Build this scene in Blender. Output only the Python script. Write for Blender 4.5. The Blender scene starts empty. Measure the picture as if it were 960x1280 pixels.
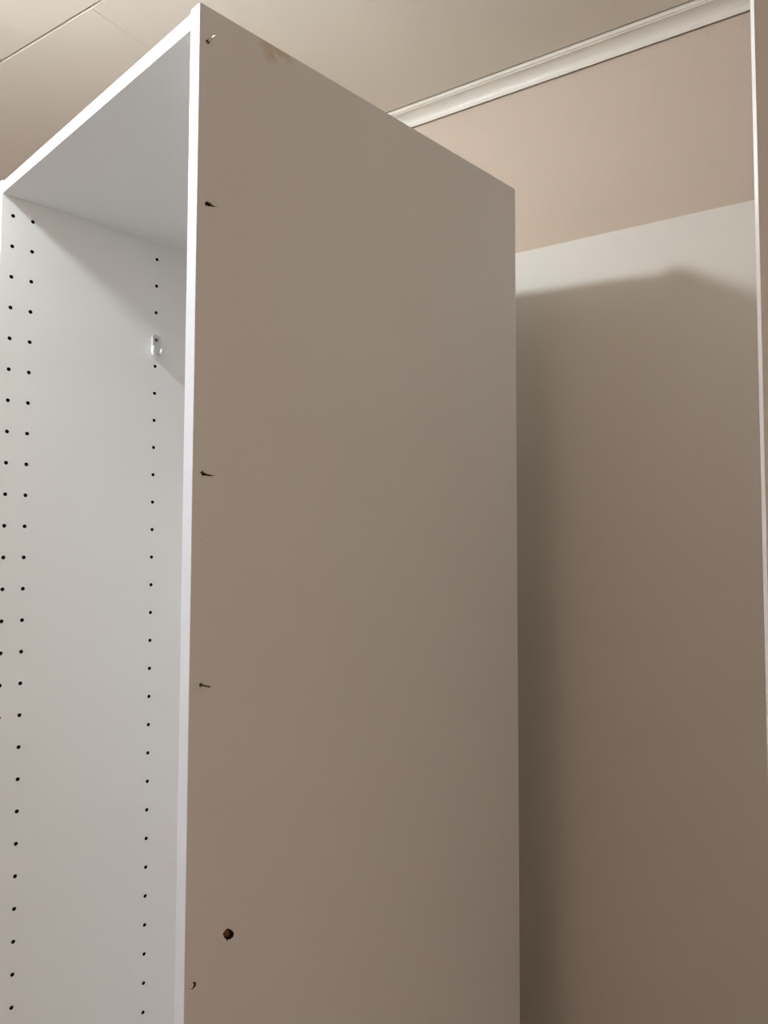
import bpy, bmesh, math, random
from mathutils import Matrix, Vector, noise
random.seed(4)
S = bpy.context.scene
C = S.collection

# ------------------------------------------------------------------ camera
CAM_Z = 1.45                       # everything below is measured in metres; room axes = world axes
PITCH, ROLL, YAW = 0.05233, 0.00298, 0.57633
fwd_h = Vector((-math.sin(YAW), math.cos(YAW), 0)); right_h = Vector((math.cos(YAW), math.sin(YAW), 0)); Z = Vector((0, 0, 1))
fwd = fwd_h * math.cos(PITCH) + Z * math.sin(PITCH)
up0 = -fwd_h * math.sin(PITCH) + Z * math.cos(PITCH)
rt = right_h * math.cos(ROLL) + up0 * math.sin(ROLL)
up = -right_h * math.sin(ROLL) + up0 * math.cos(ROLL)
cam_d = bpy.data.cameras.new('camera'); cam = bpy.data.objects.new('camera', cam_d); C.objects.link(cam)
M4 = Matrix(((rt.x, up.x, -fwd.x, 0), (rt.y, up.y, -fwd.y, 0), (rt.z, up.z, -fwd.z, CAM_Z), (0, 0, 0, 1)))
cam.matrix_world = M4
cam_d.sensor_fit = 'VERTICAL'; cam_d.sensor_height = 32; cam_d.lens = 24; cam_d.clip_start = 0.02
S.camera = cam

# ------------------------------------------------------------------ world, exposure, lamp settings
w = bpy.data.worlds.new('world'); S.world = w; w.use_nodes = True
w.node_tree.nodes['Background'].inputs[0].default_value = (0.62, 0.72, 1.0, 1)
w.node_tree.nodes['Background'].inputs[1].default_value = 1.6     # overcast sky, seen only through the added fill window behind the camera
FILL_WIN = (-3.1, -1.85, 0.85, 2.2)     # added fill window, an opening in the wall behind the camera: x0, x1, z0, z1
S.view_settings.view_transform = 'Standard'; S.view_settings.look = 'None'
S.view_settings.gamma = 1; S.view_settings.use_curve_mapping = False
S.view_settings.exposure = 1.33
LAMP_STRENGTH = 175.0
LAMP_COLOR = (0.89, 0.97, 1.0)
LAMP_RADIUS = 0.055
FILL_LAMP = (-0.15, -1.45)          # added warm fill light, a drum on the ceiling behind the camera
FILL_LAMP_STRENGTH = 3.7
FILL_LAMP_COLOR = (1.0, 0.76, 0.62)
LAMP_CAB = (-0.50, -0.475, 0.285)     # lamp centre in wardrobe axes: across, in front (minus), above its top

# ------------------------------------------------------------------ main measures
H = 0.975                           # ceiling above the camera
CEIL = CAM_Z + H
WALL_Y = 1.464 * H
DOOR_Y = 1.41
DOOR_TOP = CAM_Z + DOOR_Y / 2.3507
CAB_ROT = -0.193524
CAB_TOP = CAM_Z + 0.59
CAB_A = Vector((-0.60051, 0.55825, 0))     # front right corner of the wardrobe on the floor
CAB_W, CAB_D, T = 0.588, 0.590, 0.018
def cab_to_world(x, y, z):
    c, s = math.cos(CAB_ROT), math.sin(CAB_ROT)
    return Vector((CAB_A.x + c * x - s * y, CAB_A.y + s * x + c * y, z))

# ------------------------------------------------------------------ materials
def mat(name, col, rough=0.5, spec=0.5, metal=0.0, bump=None, vary=None, emit=None):
    m = bpy.data.materials.new(name); m.use_nodes = True
    nt = m.node_tree; b = nt.nodes['Principled BSDF']
    b.inputs['Base Color'].default_value = (*col, 1); b.inputs['Roughness'].default_value = rough
    b.inputs['Specular IOR Level'].default_value = spec; b.inputs['Metallic'].default_value = metal
    tc = nt.nodes.new('ShaderNodeTexCoord')
    if vary:                       # (scale, amount)
        n = nt.nodes.new('ShaderNodeTexNoise'); n.inputs['Scale'].default_value = vary[0]; n.inputs['Detail'].default_value = 4
        nt.links.new(tc.outputs['Object'], n.inputs['Vector'])
        r = nt.nodes.new('ShaderNodeMapRange'); r.inputs[1].default_value = .3; r.inputs[2].default_value = .7
        r.inputs[3].default_value = 1 - vary[1]; r.inputs[4].default_value = 1 + vary[1]
        nt.links.new(n.outputs['Fac'], r.inputs[0])
        mx = nt.nodes.new('ShaderNodeVectorMath'); mx.operation = 'SCALE'; mx.inputs[0].default_value = col
        nt.links.new(r.outputs[0], mx.inputs['Scale']); nt.links.new(mx.outputs[0], b.inputs['Base Color'])
    if bump:                       # (scale vector, strength, distance)
        mp = nt.nodes.new('ShaderNodeMapping'); mp.inputs['Scale'].default_value = bump[0]
        n2 = nt.nodes.new('ShaderNodeTexNoise'); n2.inputs['Scale'].default_value = 1; n2.inputs['Detail'].default_value = 3
        bp = nt.nodes.new('ShaderNodeBump'); bp.inputs['Strength'].default_value = bump[1]; bp.inputs['Distance'].default_value = bump[2]
        nt.links.new(tc.outputs['Object'], mp.inputs[0]); nt.links.new(mp.outputs[0], n2.inputs['Vector'])
        nt.links.new(n2.outputs['Fac'], bp.inputs['Height']); nt.links.new(bp.outputs[0], b.inputs['Normal'])
    if emit:
        b.inputs['Emission Color'].default_value = (*emit[0], 1); b.inputs['Emission Strength'].default_value = emit[1]
    return m

MELAMINE = (0.86, 0.855, 0.84)
m_melamine = mat('white_melamine', MELAMINE, 0.42, 0.5, bump=((350, 350, 350), 0.05, 0.0004))
m_edge = mat('white_edge_band', (0.735, 0.755, 0.80), 0.35, 0.5, bump=((40, 40, 900), 0.05, 0.0003))
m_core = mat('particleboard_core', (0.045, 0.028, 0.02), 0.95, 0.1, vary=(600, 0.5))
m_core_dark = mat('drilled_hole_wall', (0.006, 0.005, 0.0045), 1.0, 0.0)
m_chip = mat('torn_brown_core', (0.13, 0.06, 0.038), 0.95, 0.1, vary=(900, 0.6))
m_ceiling = mat('cream_ceiling_board', (0.80, 0.73, 0.64), 0.6, 0.3, vary=(7, 0.012), bump=((60, 60, 60), 0.05, 0.0006))
m_gap = mat('ceiling_backing', (0.20, 0.15, 0.11), 0.9, 0.1)
m_mould = mat('cream_painted_moulding', (0.76, 0.71, 0.63), 0.4, 0.5)
m_walls = mat('beige_wall_paint', (0.86, 0.77, 0.66), 0.8, 0.2, bump=((120, 120, 120), 0.1, 0.0008))
m_floor = mat('warm_wood_floor', (0.22, 0.15, 0.10), 0.45, 0.4, vary=(3, 0.2))
m_door = mat('cream_white_door', (0.76, 0.72, 0.66), 0.55, 0.4, bump=((200, 200, 200), 0.04, 0.0005))
m_board = mat('white_thin_board', (0.88, 0.86, 0.83), 0.45, 0.5, bump=((300, 300, 300), 0.04, 0.0004))
m_metal = mat('zinc_metal', (0.62, 0.61, 0.59), 0.35, 0.5, metal=1.0)
m_darkmetal = mat('dark_steel', (0.06, 0.05, 0.045), 0.5, 0.5, metal=0.6)
m_nail = mat('bright_nail_steel', (0.85, 0.82, 0.78), 0.3, 0.5, metal=0.9)
m_plastic = mat('white_plastic', (0.72, 0.72, 0.72), 0.3, 0.5)
m_greyplastic = mat('pale_grey_plastic', (0.62, 0.62, 0.62), 0.4, 0.5)
m_screw = mat('grey_screw', (0.10, 0.11, 0.10), 0.5, 0.5, metal=0.5)
m_lamp = mat('lamp_diffuser', (0.9, 0.9, 0.9), 0.5, 0.3, emit=(LAMP_COLOR, LAMP_STRENGTH))
m_housing = mat('white_lamp_housing', (0.8, 0.8, 0.78), 0.4, 0.5)

def wallpaper():
    m = mat('woven_tan_wallpaper', (0.60, 0.49, 0.40), 0.85, 0.2)
    nt = m.node_tree; b = nt.nodes['Principled BSDF']; tc = nt.nodes.new('ShaderNodeTexCoord')
    hs = []
    for sc in ((900, 900, 60), (70, 70, 800)):
        mp = nt.nodes.new('ShaderNodeMapping'); mp.inputs['Scale'].default_value = sc
        n = nt.nodes.new('ShaderNodeTexNoise'); n.inputs['Scale'].default_value = 1; n.inputs['Detail'].default_value = 2
        nt.links.new(tc.outputs['Object'], mp.inputs[0]); nt.links.new(mp.outputs[0], n.inputs['Vector']); hs.append(n.outputs['Fac'])
    a = nt.nodes.new('ShaderNodeMath'); a.operation = 'ADD'; nt.links.new(hs[0], a.inputs[0]); nt.links.new(hs[1], a.inputs[1])
    bp = nt.nodes.new('ShaderNodeBump'); bp.inputs['Strength'].default_value = .6; bp.inputs['Distance'].default_value = .0008
    nt.links.new(a.outputs[0], bp.inputs['Height']); nt.links.new(bp.outputs[0], b.inputs['Normal'])
    return m
m_wallpaper = wallpaper()

def stained_melamine():
    """melamine with the yellowish glue stain and fine scuffs near the top edge; object origin = top front corner"""
    m = mat('white_melamine_stained', MELAMINE, 0.42, 0.5, bump=((350, 350, 350), 0.05, 0.0004))
    nt = m.node_tree; b = nt.nodes['Principled BSDF']; L = nt.links.new
    tc = nt.nodes.new('ShaderNodeTexCoord')
    n = nt.nodes.new('ShaderNodeTexNoise'); n.inputs['Scale'].default_value = 70; n.inputs['Detail'].default_value = 5
    L(tc.outputs['Object'], n.inputs['Vector'])
    sub = nt.nodes.new('ShaderNodeVectorMath'); sub.operation = 'SUBTRACT'; L(n.outputs['Color'], sub.inputs[0]); sub.inputs[1].default_value = (.5, .5, .5)
    scl = nt.nodes.new('ShaderNodeVectorMath'); scl.operation = 'SCALE'; L(sub.outputs[0], scl.inputs[0]); scl.inputs['Scale'].default_value = .028
    add = nt.nodes.new('ShaderNodeVectorMath'); add.operation = 'ADD'; L(tc.outputs['Object'], add.inputs[0]); L(scl.outputs[0], add.inputs[1])
    masks = []
    for (cy, cz, ry, rz) in ((.092, -.004, .013, .012), (.097, -.015, .010, .011), (.108, -.002, .020, .006)):
        s2 = nt.nodes.new('ShaderNodeVectorMath'); s2.operation = 'SUBTRACT'; L(add.outputs[0], s2.inputs[0]); s2.inputs[1].default_value = (0, cy, cz)
        d2 = nt.nodes.new('ShaderNodeVectorMath'); d2.operation = 'DIVIDE'; L(s2.outputs[0], d2.inputs[0]); d2.inputs[1].default_value = (1, ry, rz)
        ln = nt.nodes.new('ShaderNodeVectorMath'); ln.operation = 'LENGTH'; L(d2.outputs[0], ln.inputs[0])
        mr = nt.nodes.new('ShaderNodeMapRange'); L(ln.outputs['Value'], mr.inputs[0])
        mr.inputs[1].default_value = .35; mr.inputs[2].default_value = 1.25; mr.inputs[3].default_value = 1; mr.inputs[4].default_value = 0
        masks.append(mr.outputs[0])
    mx = masks[0]
    for k in masks[1:]:
        a = nt.nodes.new('ShaderNodeMath'); a.operation = 'MAXIMUM'; L(mx, a.inputs[0]); L(k, a.inputs[1]); mx = a.outputs[0]
    f = nt.nodes.new('ShaderNodeMath'); f.operation = 'MULTIPLY'; L(mx, f.inputs[0]); f.inputs[1].default_value = .6
    mix = nt.nodes.new('ShaderNodeMix'); mix.data_type = 'RGBA'; L(f.outputs[0], mix.inputs['Factor'])
    mix.inputs['A'].default_value = (*MELAMINE, 1); mix.inputs['B'].default_value = (.66, .57, .38, 1)
    L(mix.outputs['Result'], b.inputs['Base Color'])
    return m
m_stained = stained_melamine()

# ------------------------------------------------------------------ mesh helpers
def obj(name, bm, m, parent=None, loc=(0, 0, 0), kind=None, label=None, cat=None, smooth=False, rotz=0):
    me = bpy.data.meshes.new(name)
    bmesh.ops.recalc_face_normals(bm, faces=bm.faces)
    bm.to_mesh(me); bm.free()
    for x in (m if isinstance(m, (list, tuple)) else [m]): me.materials.append(x)
    if smooth:
        for p in me.polygons: p.use_smooth = True
    o = bpy.data.objects.new(name, me); C.objects.link(o); o.location = loc; o.rotation_euler[2] = rotz
    if parent: o.parent = parent
    if kind: o['kind'] = kind
    if label: o['label'] = label
    if cat: o['category'] = cat
    return o
def box(bm, a, b, bev=0.0, mi=0):
    r = bmesh.ops.create_cube(bm, size=1)
    vs = r['verts']
    for v in vs:
        v.co = Vector([a[i] + (v.co[i] + .5) * (b[i] - a[i]) for i in range(3)])
    fs = list({f for v in vs for f in v.link_faces})
    for f in fs: f.material_index = mi
    if bev:
        bmesh.ops.bevel(bm, geom=list({e for v in vs for e in v.link_edges}), offset=bev, segments=2, affect='EDGES', profile=.6)
    return fs
def cyl(bm, p, axis, r, h, seg=16, r2=None, mi=0):
    """cylinder starting at p, going h along axis"""
    res = bmesh.ops.create_cone(bm, cap_ends=True, segments=seg, radius1=r, radius2=r if r2 is None else r2, depth=h)
    q = Vector(axis).normalized().to_track_quat('Z', 'Y').to_matrix().to_4x4()
    mtx = Matrix.Translation(Vector(p) + Vector(axis).normalized() * h / 2) @ q
    bmesh.ops.transform(bm, matrix=mtx, verts=res['verts'])
    for f in {f for v in res['verts'] for f in v.link_faces}: f.material_index = mi
def prism_x(bm, poly, x0, x1, mi=0, taper=1.0):
    """polygon of (y, z) extruded from x0 to x1; the x1 end may shrink towards its centre"""
    cy = sum(p[0] for p in poly) / len(poly); cz = sum(p[1] for p in poly) / len(poly)
    a = [bm.verts.new((x0, y, z)) for y, z in poly]
    b = [bm.verts.new((x1, cy + (y - cy) * taper, cz + (z - cz) * taper)) for y, z in poly]
    n = len(poly); fs = [bm.faces.new(a), bm.faces.new(list(reversed(b)))]
    for i in range(n): fs.append(bm.faces.new((a[i], b[i], b[(i + 1) % n], a[(i + 1) % n])))
    for f in fs: f.material_index = mi
    return fs
def carve(o, cutters):
    """subtract a throw-away cutter mesh and keep the result as plain mesh; the cutter is deleted"""
    me = bpy.data.meshes.new('cut'); bmesh.ops.recalc_face_normals(cutters, faces=cutters.faces)
    cutters.to_mesh(me); cutters.free()
    for m in o.data.materials: me.materials.append(m)
    c = bpy.data.objects.new('cut', me); C.objects.link(c); c.matrix_world = Matrix.Identity(4)
    old_p, old_l = o.parent, o.location.copy(); o.parent = None; o.location = (0, 0, 0)
    md = o.modifiers.new('b', 'BOOLEAN'); md.operation = 'DIFFERENCE'; md.object = c; md.solver = 'EXACT'
    bpy.context.view_layer.update()
    dg = bpy.context.evaluated_depsgraph_get()
    new = bpy.data.meshes.new_from_object(o.evaluated_get(dg), depsgraph=dg)
    o.modifiers.clear(); o.data = new
    bpy.data.objects.remove(c); bpy.data.meshes.remove(me)
    o.parent = old_p; o.location = old_l

# ------------------------------------------------------------------ the room
X0, X1, Y0 = -3.2, 1.25, -2.1
bm = bmesh.new(); box(bm, (X0 - .1, Y0 - .1, -.1), (X1 + .1, WALL_Y + .1, 0))
obj('floor', bm, m_floor, kind='structure')
bm = bmesh.new(); box(bm, (X0, WALL_Y, 0), (X1, WALL_Y + .1, CEIL + .02)); obj('wall_back', bm, m_wallpaper, kind='structure')
bm = bmesh.new(); box(bm, (X0 - .1, Y0 - .1, 0), (X0, WALL_Y + .1, CEIL + .02)); obj('wall_left', bm, m_walls, kind='structure')
bm = bmesh.new(); box(bm, (X1, Y0 - .1, 0), (X1 + .1, WALL_Y + .1, CEIL + .02)); obj('wall_right', bm, m_walls, kind='structure')
bm = bmesh.new()
wx0, wx1, wz0, wz1 = FILL_WIN
for a, b in (((X0, 0), (wx0, CEIL + .02)), ((wx1, 0), (X1, CEIL + .02)), ((wx0, 0), (wx1, wz0)), ((wx0, wz1), (wx1, CEIL + .02))):
    box(bm, (a[0], Y0 - .1, a[1]), (b[0], Y0, b[1]))
obj('wall_front', bm, m_walls, kind='structure')
bm = bmesh.new()
for x0, x1, z0, z1 in ((wx0, wx0 + .04, wz0, wz1), (wx1 - .04, wx1, wz0, wz1), (wx0 + .04, wx1 - .04, wz0, wz0 + .04), (wx0 + .04, wx1 - .04, wz1 - .04, wz1), ((wx0 + wx1) / 2 - .02, (wx0 + wx1) / 2 + .02, wz0 + .04, wz1 - .04)):
    box(bm, (x0, Y0 - .07, z0), (x1, Y0 - .02, z1))
obj('fill_window_1', bm, m_mould, kind='structure')  # unseen window, added to let cool fill onto the wardrobe front
pl = bpy.data.lights.new('fill_window_portal', 'AREA'); pl.shape = 'RECTANGLE'; pl.size = wx1 - wx0; pl.size_y = wz1 - wz0; pl.cycles.is_portal = True
po = bpy.data.objects.new('fill_window_portal', pl); C.objects.link(po); po.location = ((wx0 + wx1) / 2, Y0 - .09, (wz0 + wz1) / 2); po.rotation_euler = (math.pi / 2, 0, 0)
# ceiling: backing slab and the separate smooth boards, their joints left open
bm = bmesh.new(); box(bm, (X0 - .1, Y0 - .1, CEIL + .009), (X1 + .1, WALL_Y + .1, CEIL + .08))
ceil = obj('ceiling', bm, m_gap, kind='structure')
NJ, TJ = 0.84702 * H, -1.19892 * H
BW, BL = 0.60, 1.2
rows = [(NJ, WALL_Y - .0326 - .0020)]
y = NJ
while y > Y0: rows.append((max(y - BW, Y0), y)); y -= BW
for k, (ya, yb) in enumerate(rows):
    x = TJ - 3 * BL + (BL / 2 if k % 2 else 0)
    while x < X1:
        xa, xb = max(x, X0), min(x + BL, X1); x += BL
        if xb - xa < .02: continue
        g = .0009
        bm = bmesh.new(); box(bm, (xa + .0003, ya + g, CEIL), (xb - .0003, yb - g, CEIL + .009))
        bmesh.ops.bevel(bm, geom=[e for e in bm.edges if all(abs(v.co.z - CEIL) < 1e-6 for v in e.verts) and abs(e.verts[0].co.y - e.verts[1].co.y) < 1e-6],
                        offset=.0016, segments=2, affect='EDGES')
        obj('ceiling_board', bm, m_ceiling, ceil)
# cove moulding in the corner of ceiling and wall
e = .0326
prof = [(0, .0088), (-e, .0088), (-e, -.0065), (-e + .0030, -.0075)]
for i in range(0, 11):
    a = i / 10 * math.pi / 2
    # concave quarter: starts under the ceiling fillet, ends on the wall fillet
    prof.append((-.0045 - (e - .0085) * (1 - math.sin(a)), -.0300 + (.0210) * (math.cos(a))))
prof += [(-.0065, -.0305), (-.0065, -.0335), (-.0052, -.0335), (-.0052, -.010), (0, -.010)]   # open shadow gap to the wall
bm = bmesh.new()
ra = [bm.verts.new((X0, WALL_Y + p[0], CEIL + p[1])) for p in prof]; rb = [bm.verts.new((X1, WALL_Y + p[0], CEIL + p[1])) for p in prof]
for i in range(len(prof) - 1): bm.faces.new((ra[i], rb[i], rb[i + 1], ra[i + 1]))
bm.faces.new(ra); bm.faces.new(rb)
obj('trim_1', bm, m_mould, kind='structure')
# flat cream-white door leaf in front of the wallpapered wall
bm = bmesh.new(); box(bm, (-.95, DOOR_Y, 0.004), (.40, WALL_Y - .0005, DOOR_TOP), bev=.0012)
obj('door_1', bm, m_door, kind='structure', label='plain flat cream-white door leaf under the tan wallpapered wall')

# ------------------------------------------------------------------ the wardrobe
root = bpy.data.objects.new('wardrobe', None); C.objects.link(root)
root.location = CAB_A; root.rotation_euler[2] = CAB_ROT
root['label'] = 'tall open white melamine wardrobe frame without doors, drilled side panels, gap below ceiling'
root['category'] = 'wardrobe'
XL = -(CAB_W - T)                      # inner face of the left side panel
TOPZ = CAB_TOP
COLS = (.0180, .0490, .2722)
PIN_R = .0031
zs = [TOPZ - .0533 - .0497 * k for k in range(38)]
zs = [z for z in zs if z > .12]
def side_panel(x0, x1, inner_x, inward, material, extra=None):
    bm = bmesh.new(); fs = box(bm, (x0, 0, 0 - TOPZ), (x1, CAB_D, 0), bev=.0007)
    for f in bm.faces:
        if f.calc_center_median().y < .0004: f.material_index = 2
    o = obj('side_panel', bm, [material, m_core, m_edge], root, loc=(0, 0, TOPZ))
    cb = bmesh.new()
    for c in COLS:
        for z in zs: cyl(cb, (inner_x + inward * .002, c, z - TOPZ), (-inward, 0, 0), PIN_R, .0135, seg=14, mi=1)
    if extra: extra(cb)
    carve(o, cb)
    return o
left = side_panel(-CAB_W, XL, XL, 1, m_melamine)
def blob(y, z, ry, rz, n=11, seed=0, jag=.35):
    rnd = random.Random(seed)
    return [(y + ry * math.cos(a) * (1 - jag * rnd.random()), z + rz * math.sin(a) * (1 - jag * rnd.random())) for a in [2 * math.pi * i / n for i in range(n)]]
HEX = [(.0524 + .0074 * math.cos(a) * k, -.9932 + .0062 * math.sin(a) * k) for a, k in [(math.radians(20 + 40 * i), q) for i, q in enumerate((1, .9, 1.05, .92, 1, .95, 1.0, .9, .97))]]
HEX[6:7] = [(HEX[6][0] - .0010, HEX[6][1] + .0002), (HEX[6][0] - .0004, HEX[6][1] - .0022), (HEX[6][0] + .0006, HEX[6][1] + .0002)]
HEX = [(y, z - .36 * (y - .0524)) for y, z in HEX]
TORN = {
    'upper': [(.0096, -.2190), (.0103, -.2158), (.0112, -.2172), (.0128, -.2150), (.0140, -.2170), (.0160, -.2150), (.0172, -.2166), (.0195, -.2170), (.0250, -.2174), (.0190, -.2190), (.0165, -.2190), (.0145, -.2204), (.0120, -.2196), (.0104, -.2214)],
    'middle': [(.0085, -.5070), (.0105, -.5062), (.0118, -.5040), (.0128, -.5066), (.0165, -.5078), (.0215, -.5085), (.0265, -.5090), (.0265, -.5095), (.0200, -.5103), (.0150, -.5098), (.0125, -.5108), (.0105, -.5092), (.0100, -.5076)],
}
def cuts(cb):
    for p in TORN.values(): prism_x(cb, p, .001, -.0035, mi=1, taper=.75)
    prism_x(cb, HEX, .001, -.0045, mi=1, taper=.85)
    prism_x(cb, blob(.0102, -1.0290, .0045, .0042, seed=5, jag=.2), .001, -.004, mi=1, taper=.6)
    prism_x(cb, blob(.0100, -.0395, .0022, .0026, seed=7), .001, -.005, mi=1, taper=.8)
    prism_x(cb, blob(.0138, -.7280, .0022, .0024, seed=8), .001, -.004, mi=1, taper=.8)
    prism_x(cb, blob(.0113, -.5770, .0007, .0007, n=7, seed=9), .001, -.002, mi=1, taper=.8)
right = side_panel(-T, 0, -T, -1, m_stained, cuts)

# lining of every drilled hole, one object each, sharing one mesh
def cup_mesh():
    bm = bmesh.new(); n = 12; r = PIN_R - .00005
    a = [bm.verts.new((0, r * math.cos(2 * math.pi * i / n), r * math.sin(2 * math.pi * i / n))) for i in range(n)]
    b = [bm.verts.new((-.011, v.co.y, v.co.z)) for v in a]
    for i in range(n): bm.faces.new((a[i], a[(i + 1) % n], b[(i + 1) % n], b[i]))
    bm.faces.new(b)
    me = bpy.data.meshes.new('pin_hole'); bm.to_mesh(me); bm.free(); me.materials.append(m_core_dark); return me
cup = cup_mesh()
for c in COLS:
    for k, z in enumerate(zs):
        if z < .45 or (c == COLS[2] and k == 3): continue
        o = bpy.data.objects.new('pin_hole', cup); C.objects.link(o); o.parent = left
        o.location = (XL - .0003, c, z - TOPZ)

# marks on the outer face of the right side panel (its object origin is the top front corner)
def mark(name, poly, x, mi=m_chip, label=None):
    bm = bmesh.new(); prism_x(bm, poly, x - .0006, x, taper=1.0)
    return obj(name, bm, mi, right, label=label)
def splinter(pts, r, parent, name='splinter', m=None):
    """thin torn fibre of core board, a tapering bar through pts"""
    bm = bmesh.new(); rings = []
    for i, p in enumerate(pts):
        k = r * (1 - .85 * i / (len(pts) - 1)); p = Vector(p)
        rings.append([bm.verts.new(p + Vector((dx * k, 0, dz * k))) for dx, dz in ((1, 0), (0, 1), (-1, 0), (0, -1))])
    for a, b in zip(rings, rings[1:]):
        for i in range(4): bm.faces.new((a[i], a[(i + 1) % 4], b[(i + 1) % 4], b[i]))
    bm.faces.new(rings[0]); bm.faces.new(rings[-1])
    return obj(name, bm, m or m_chip, parent)
splinter([(-.001, .0095, -.2185), (.0012, .0118, -.2164), (.0008, .0150, -.2172), (.0004, .0200, -.2176), (.0003, .0250, -.2178)], .0011, right)
splinter([(-.001, .0150, -.2150), (.0016, .0160, -.2168), (.0008, .0180, -.2190)], .0009, right)
splinter([(-.001, .0090, -.5070), (.0012, .0118, -.5072), (.0008, .0170, -.5086), (.0003, .0262, -.5092)], .0012, right)
# hexagonal torn hole, its rough brown plug inside
bm = bmesh.new()
prism_x(bm, [(.0524 + (a - .0524) * .72, -.9932 + (b + .9932) * .72) for a, b in HEX], -.0044, -.0032, taper=.75)
for k in range(9):
    a = random.uniform(0, 6.28); rr = random.uniform(.001, .0045)
    prism_x(bm, blob(.0524 + rr * math.cos(a), -.9932 + rr * math.sin(a), .0011, .0011, n=6, seed=k), -.0042, -.0014 - .0012 * random.random(), taper=.5)
obj('torn_plug', bm, mat('brown_plug', (0.26, 0.13, 0.08), .95, .1, vary=(500, .6)), right, label='hexagonal torn screw hole with rough brown core')
# small hole low on the front edge, with a lifted white flap
bm = bmesh.new(); prism_x(bm, [(.0066, -1.0306), (.0074, -1.0276), (.0100, -1.0262), (.0112, -1.0276), (.0104, -1.0300), (.0086, -1.0318)], -.0012, .0008, taper=.8)
obj('melamine_flap', bm, m_melamine, right)

def nail(y, z, length, r, m, label, tilt=(0, 0), head=False):
    bm = bmesh.new(); ax = Vector((1, tilt[0], tilt[1])).normalized()
    cyl(bm, Vector((-.004, y, z)), ax, r, length * .8 + .004, seg=10)
    cyl(bm, Vector((-.004, y, z)) + ax * (length * .8 + .0038), ax, r, length * .2, seg=10, r2=r * .25)
    return obj('nail', bm, m, right, label=label)
nail(.0108, -.0388, .0150, .0010, m_nail, 'bright thin nail tip poking out near the top corner')
nail(.0138, -.7280, .0190, .0010, m_darkmetal, 'dark screw tip poking out of the panel')
splinter([(-.001, .0095, -.0400), (.0018, .0100, -.0372), (.0022, .0105, -.0355)], .0008, right, m=m_core)
splinter([(-.001, .0118, -.0415), (.0018, .0114, -.0392), (.0034, .0110, -.0378)], .0010, right, m=m_core)
splinter([(-.001, .0122, -.7275), (.0020, .0130, -.7262)], .0010, right)
splinter([(-.001, .0135, -.7300), (.0024, .0140, -.7285)], .0012, right)

# top, bottom, plinth and back
def board(name, a, b, m=m_melamine, label=None):
    bm = bmesh.new(); box(bm, a, b, bev=.0006)
    for f in bm.faces:
        if f.calc_center_median().y < a[1] + .0003 and abs(f.normal.y) > .5: f.material_index = 1
    return obj(name, bm, [m, m_edge], root, label=label)
G = .0004
board('top_board', (XL + G, .0005, TOPZ - .022), (-T - G, CAB_D - .006, TOPZ - .004))
board('bottom_board', (XL + G, .0005, .08), (-T - G, CAB_D - .006, .098))
board('plinth', (XL + G, .03, .001), (-T - G, .046, .0795))
bm = bmesh.new(); box(bm, (XL + G, CAB_D - .0055, .0985), (-T - G, CAB_D - .0025, TOPZ - .0225)); obj('back_panel', bm, m_melamine, root)

# wardrobe rail bracket screwed into a hole of the rear column
bz = TOPZ - .2020; by = .2722
br_x = XL
def stadium(y, z0, z1, r, n=8):
    p = [(y + r * math.cos(a), z1 + r * math.sin(a)) for a in [math.pi * i / n for i in range(n + 1)]]
    p += [(y + r * math.cos(a), z0 + r * math.sin(a)) for a in [math.pi + math.pi * i / n for i in range(n + 1)]]
    return p
bracket = bpy.data.objects.new('rail_bracket', None); C.objects.link(bracket); bracket.parent = root
bracket.location = (br_x, by, bz); bracket['label'] = 'small pale rail bracket with a screw and an open hooked cup'
bm = bmesh.new(); prism_x(bm, stadium(0, -.026, 0, .0085), 0.0001, .0022); obj('back_plate', bm, m_greyplastic, bracket)
bm = bmesh.new(); prism_x(bm, [(-.0085, .001), (-.0066, .001), (-.0066, -.016), (-.0085, -.016)], .0023, .005); obj('rib', bm, m_plastic, bracket)
# U-shaped cup: swept rim, thicker at the two lobes
bm = bmesh.new(); n = 16; ring = []
for i in range(n + 1):
    a = math.pi + math.pi * i / n
    th = .0045 if i < 5 else (.0036 if i > n - 4 else .0020)
    yo, zo = .0100 * math.cos(a), -.0245 + .0100 * math.sin(a); yi, zi = (.0100 - th) * math.cos(a), -.0245 + (.0100 - th) * math.sin(a)
    ring.append([(yo, zo), (yi, zi)])
ring = [[(-.0090, -.0150), (-.0078, -.0158)]] + ring + [[(.0090, -.0165), (.0076, -.0172)]]
vs = [[bm.verts.new((x, *p)) for p, x in ((r[0], .0023), (r[0], .011), (r[1], .011), (r[1], .0023))] for r in ring]
for a, b in zip(vs, vs[1:]):
    for i in range(4): bm.faces.new((a[i], a[(i + 1) % 4], b[(i + 1) % 4], b[i]))
bm.faces.new(vs[0]); bm.faces.new(vs[-1])
obj('cup', bm, m_plastic, bracket)
bm = bmesh.new(); cyl(bm, (.0023, .0, -.002), (1, 0, 0), .0030, .0016, seg=14)
obj('screw', bm, m_screw, bracket)
bm = bmesh.new(); prism_x(bm, [(-.0030, -.0262), (-.0012, -.0262), (.0018, -.0300), (.0046, -.0296), (.0050, -.0312), (.0010, -.0318)], .0022, .0030)
obj('slot', bm, m_screw, bracket)

# ------------------------------------------------------------------ thin board standing at the right edge
d = .80; ex = .4924 * d
P = right_h * ex + fwd_h * d
bm = bmesh.new(); box(bm, (0, 0, 0), (.0046, .42, CAM_Z + .66), bev=.0004)
obj('thin_board', bm, m_board, loc=(P.x, P.y, 0), rotz=-0.45, cat='board',
    label='tall thin white board standing upright at right edge of photo with bright narrow edge')

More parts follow.
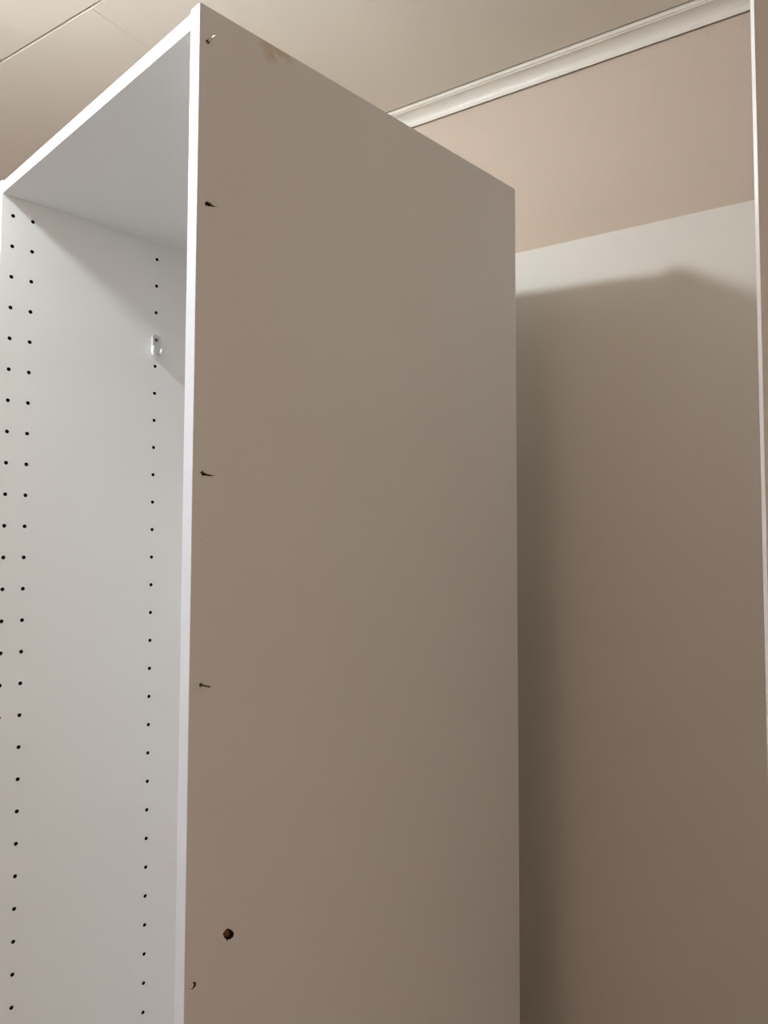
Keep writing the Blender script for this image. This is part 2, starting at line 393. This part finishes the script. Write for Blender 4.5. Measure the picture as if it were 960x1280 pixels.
# ------------------------------------------------------------------ the ceiling spotlight (just outside the frame, lights the room)
lp = cab_to_world(LAMP_CAB[0], LAMP_CAB[1], TOPZ + LAMP_CAB[2])
lamp = bpy.data.objects.new('ceiling_lamp', None); C.objects.link(lamp); lamp.location = (lp.x, lp.y, CEIL)
lamp['label'] = 'small round white ceiling lamp on a short stem above the wardrobe front'; lamp['category'] = 'lamp'
dz = lp.z - CEIL
bm = bmesh.new(); cyl(bm, (0, 0, 0), (0, 0, -1), .05, .012, seg=32); obj('ceiling_rose', bm, m_housing, lamp)
bm = bmesh.new(); cyl(bm, (0, 0, -.012), (0, 0, -1), .008, max(.004, -dz - .03), seg=12); obj('stem', bm, m_housing, lamp)
bm = bmesh.new(); cyl(bm, (0, 0, dz + LAMP_RADIUS * .5 + .003), (0, 0, 1), LAMP_RADIUS + .006, .014, seg=32, r2=.03); obj('housing', bm, m_housing, lamp)
bm = bmesh.new(); bmesh.ops.create_uvsphere(bm, u_segments=32, v_segments=16, radius=LAMP_RADIUS)
bmesh.ops.scale(bm, vec=(1, 1, .85), verts=bm.verts)
bmesh.ops.translate(bm, vec=(0, 0, dz), verts=bm.verts)
bmesh.ops.bisect_plane(bm, geom=bm.verts[:] + bm.edges[:] + bm.faces[:], plane_co=(0, 0, dz + LAMP_RADIUS * .5), plane_no=(0, 0, 1), clear_outer=True)
obj('diffuser', bm, m_lamp, lamp, smooth=True)

# unseen warm fill added behind the camera, shaped as a round drum lamp
drum = bpy.data.objects.new('ceiling_lamp', None); C.objects.link(drum); drum.location = (FILL_LAMP[0], FILL_LAMP[1], CEIL)
drum['label'] = 'added warm fill light behind the camera, shaped as a large round drum ceiling lamp'; drum['category'] = 'lamp'
bm = bmesh.new(); cyl(bm, (0, 0, 0), (0, 0, -1), .31, .02, seg=48); obj('housing', bm, m_housing, drum)
bm = bmesh.new(); cyl(bm, (0, 0, -.02), (0, 0, -1), .30, .09, seg=48, r2=.27)
obj('fill_shade', bm, mat('warm_fill_shade', (.9, .88, .84), .5, .3, emit=(FILL_LAMP_COLOR, FILL_LAMP_STRENGTH)), drum)
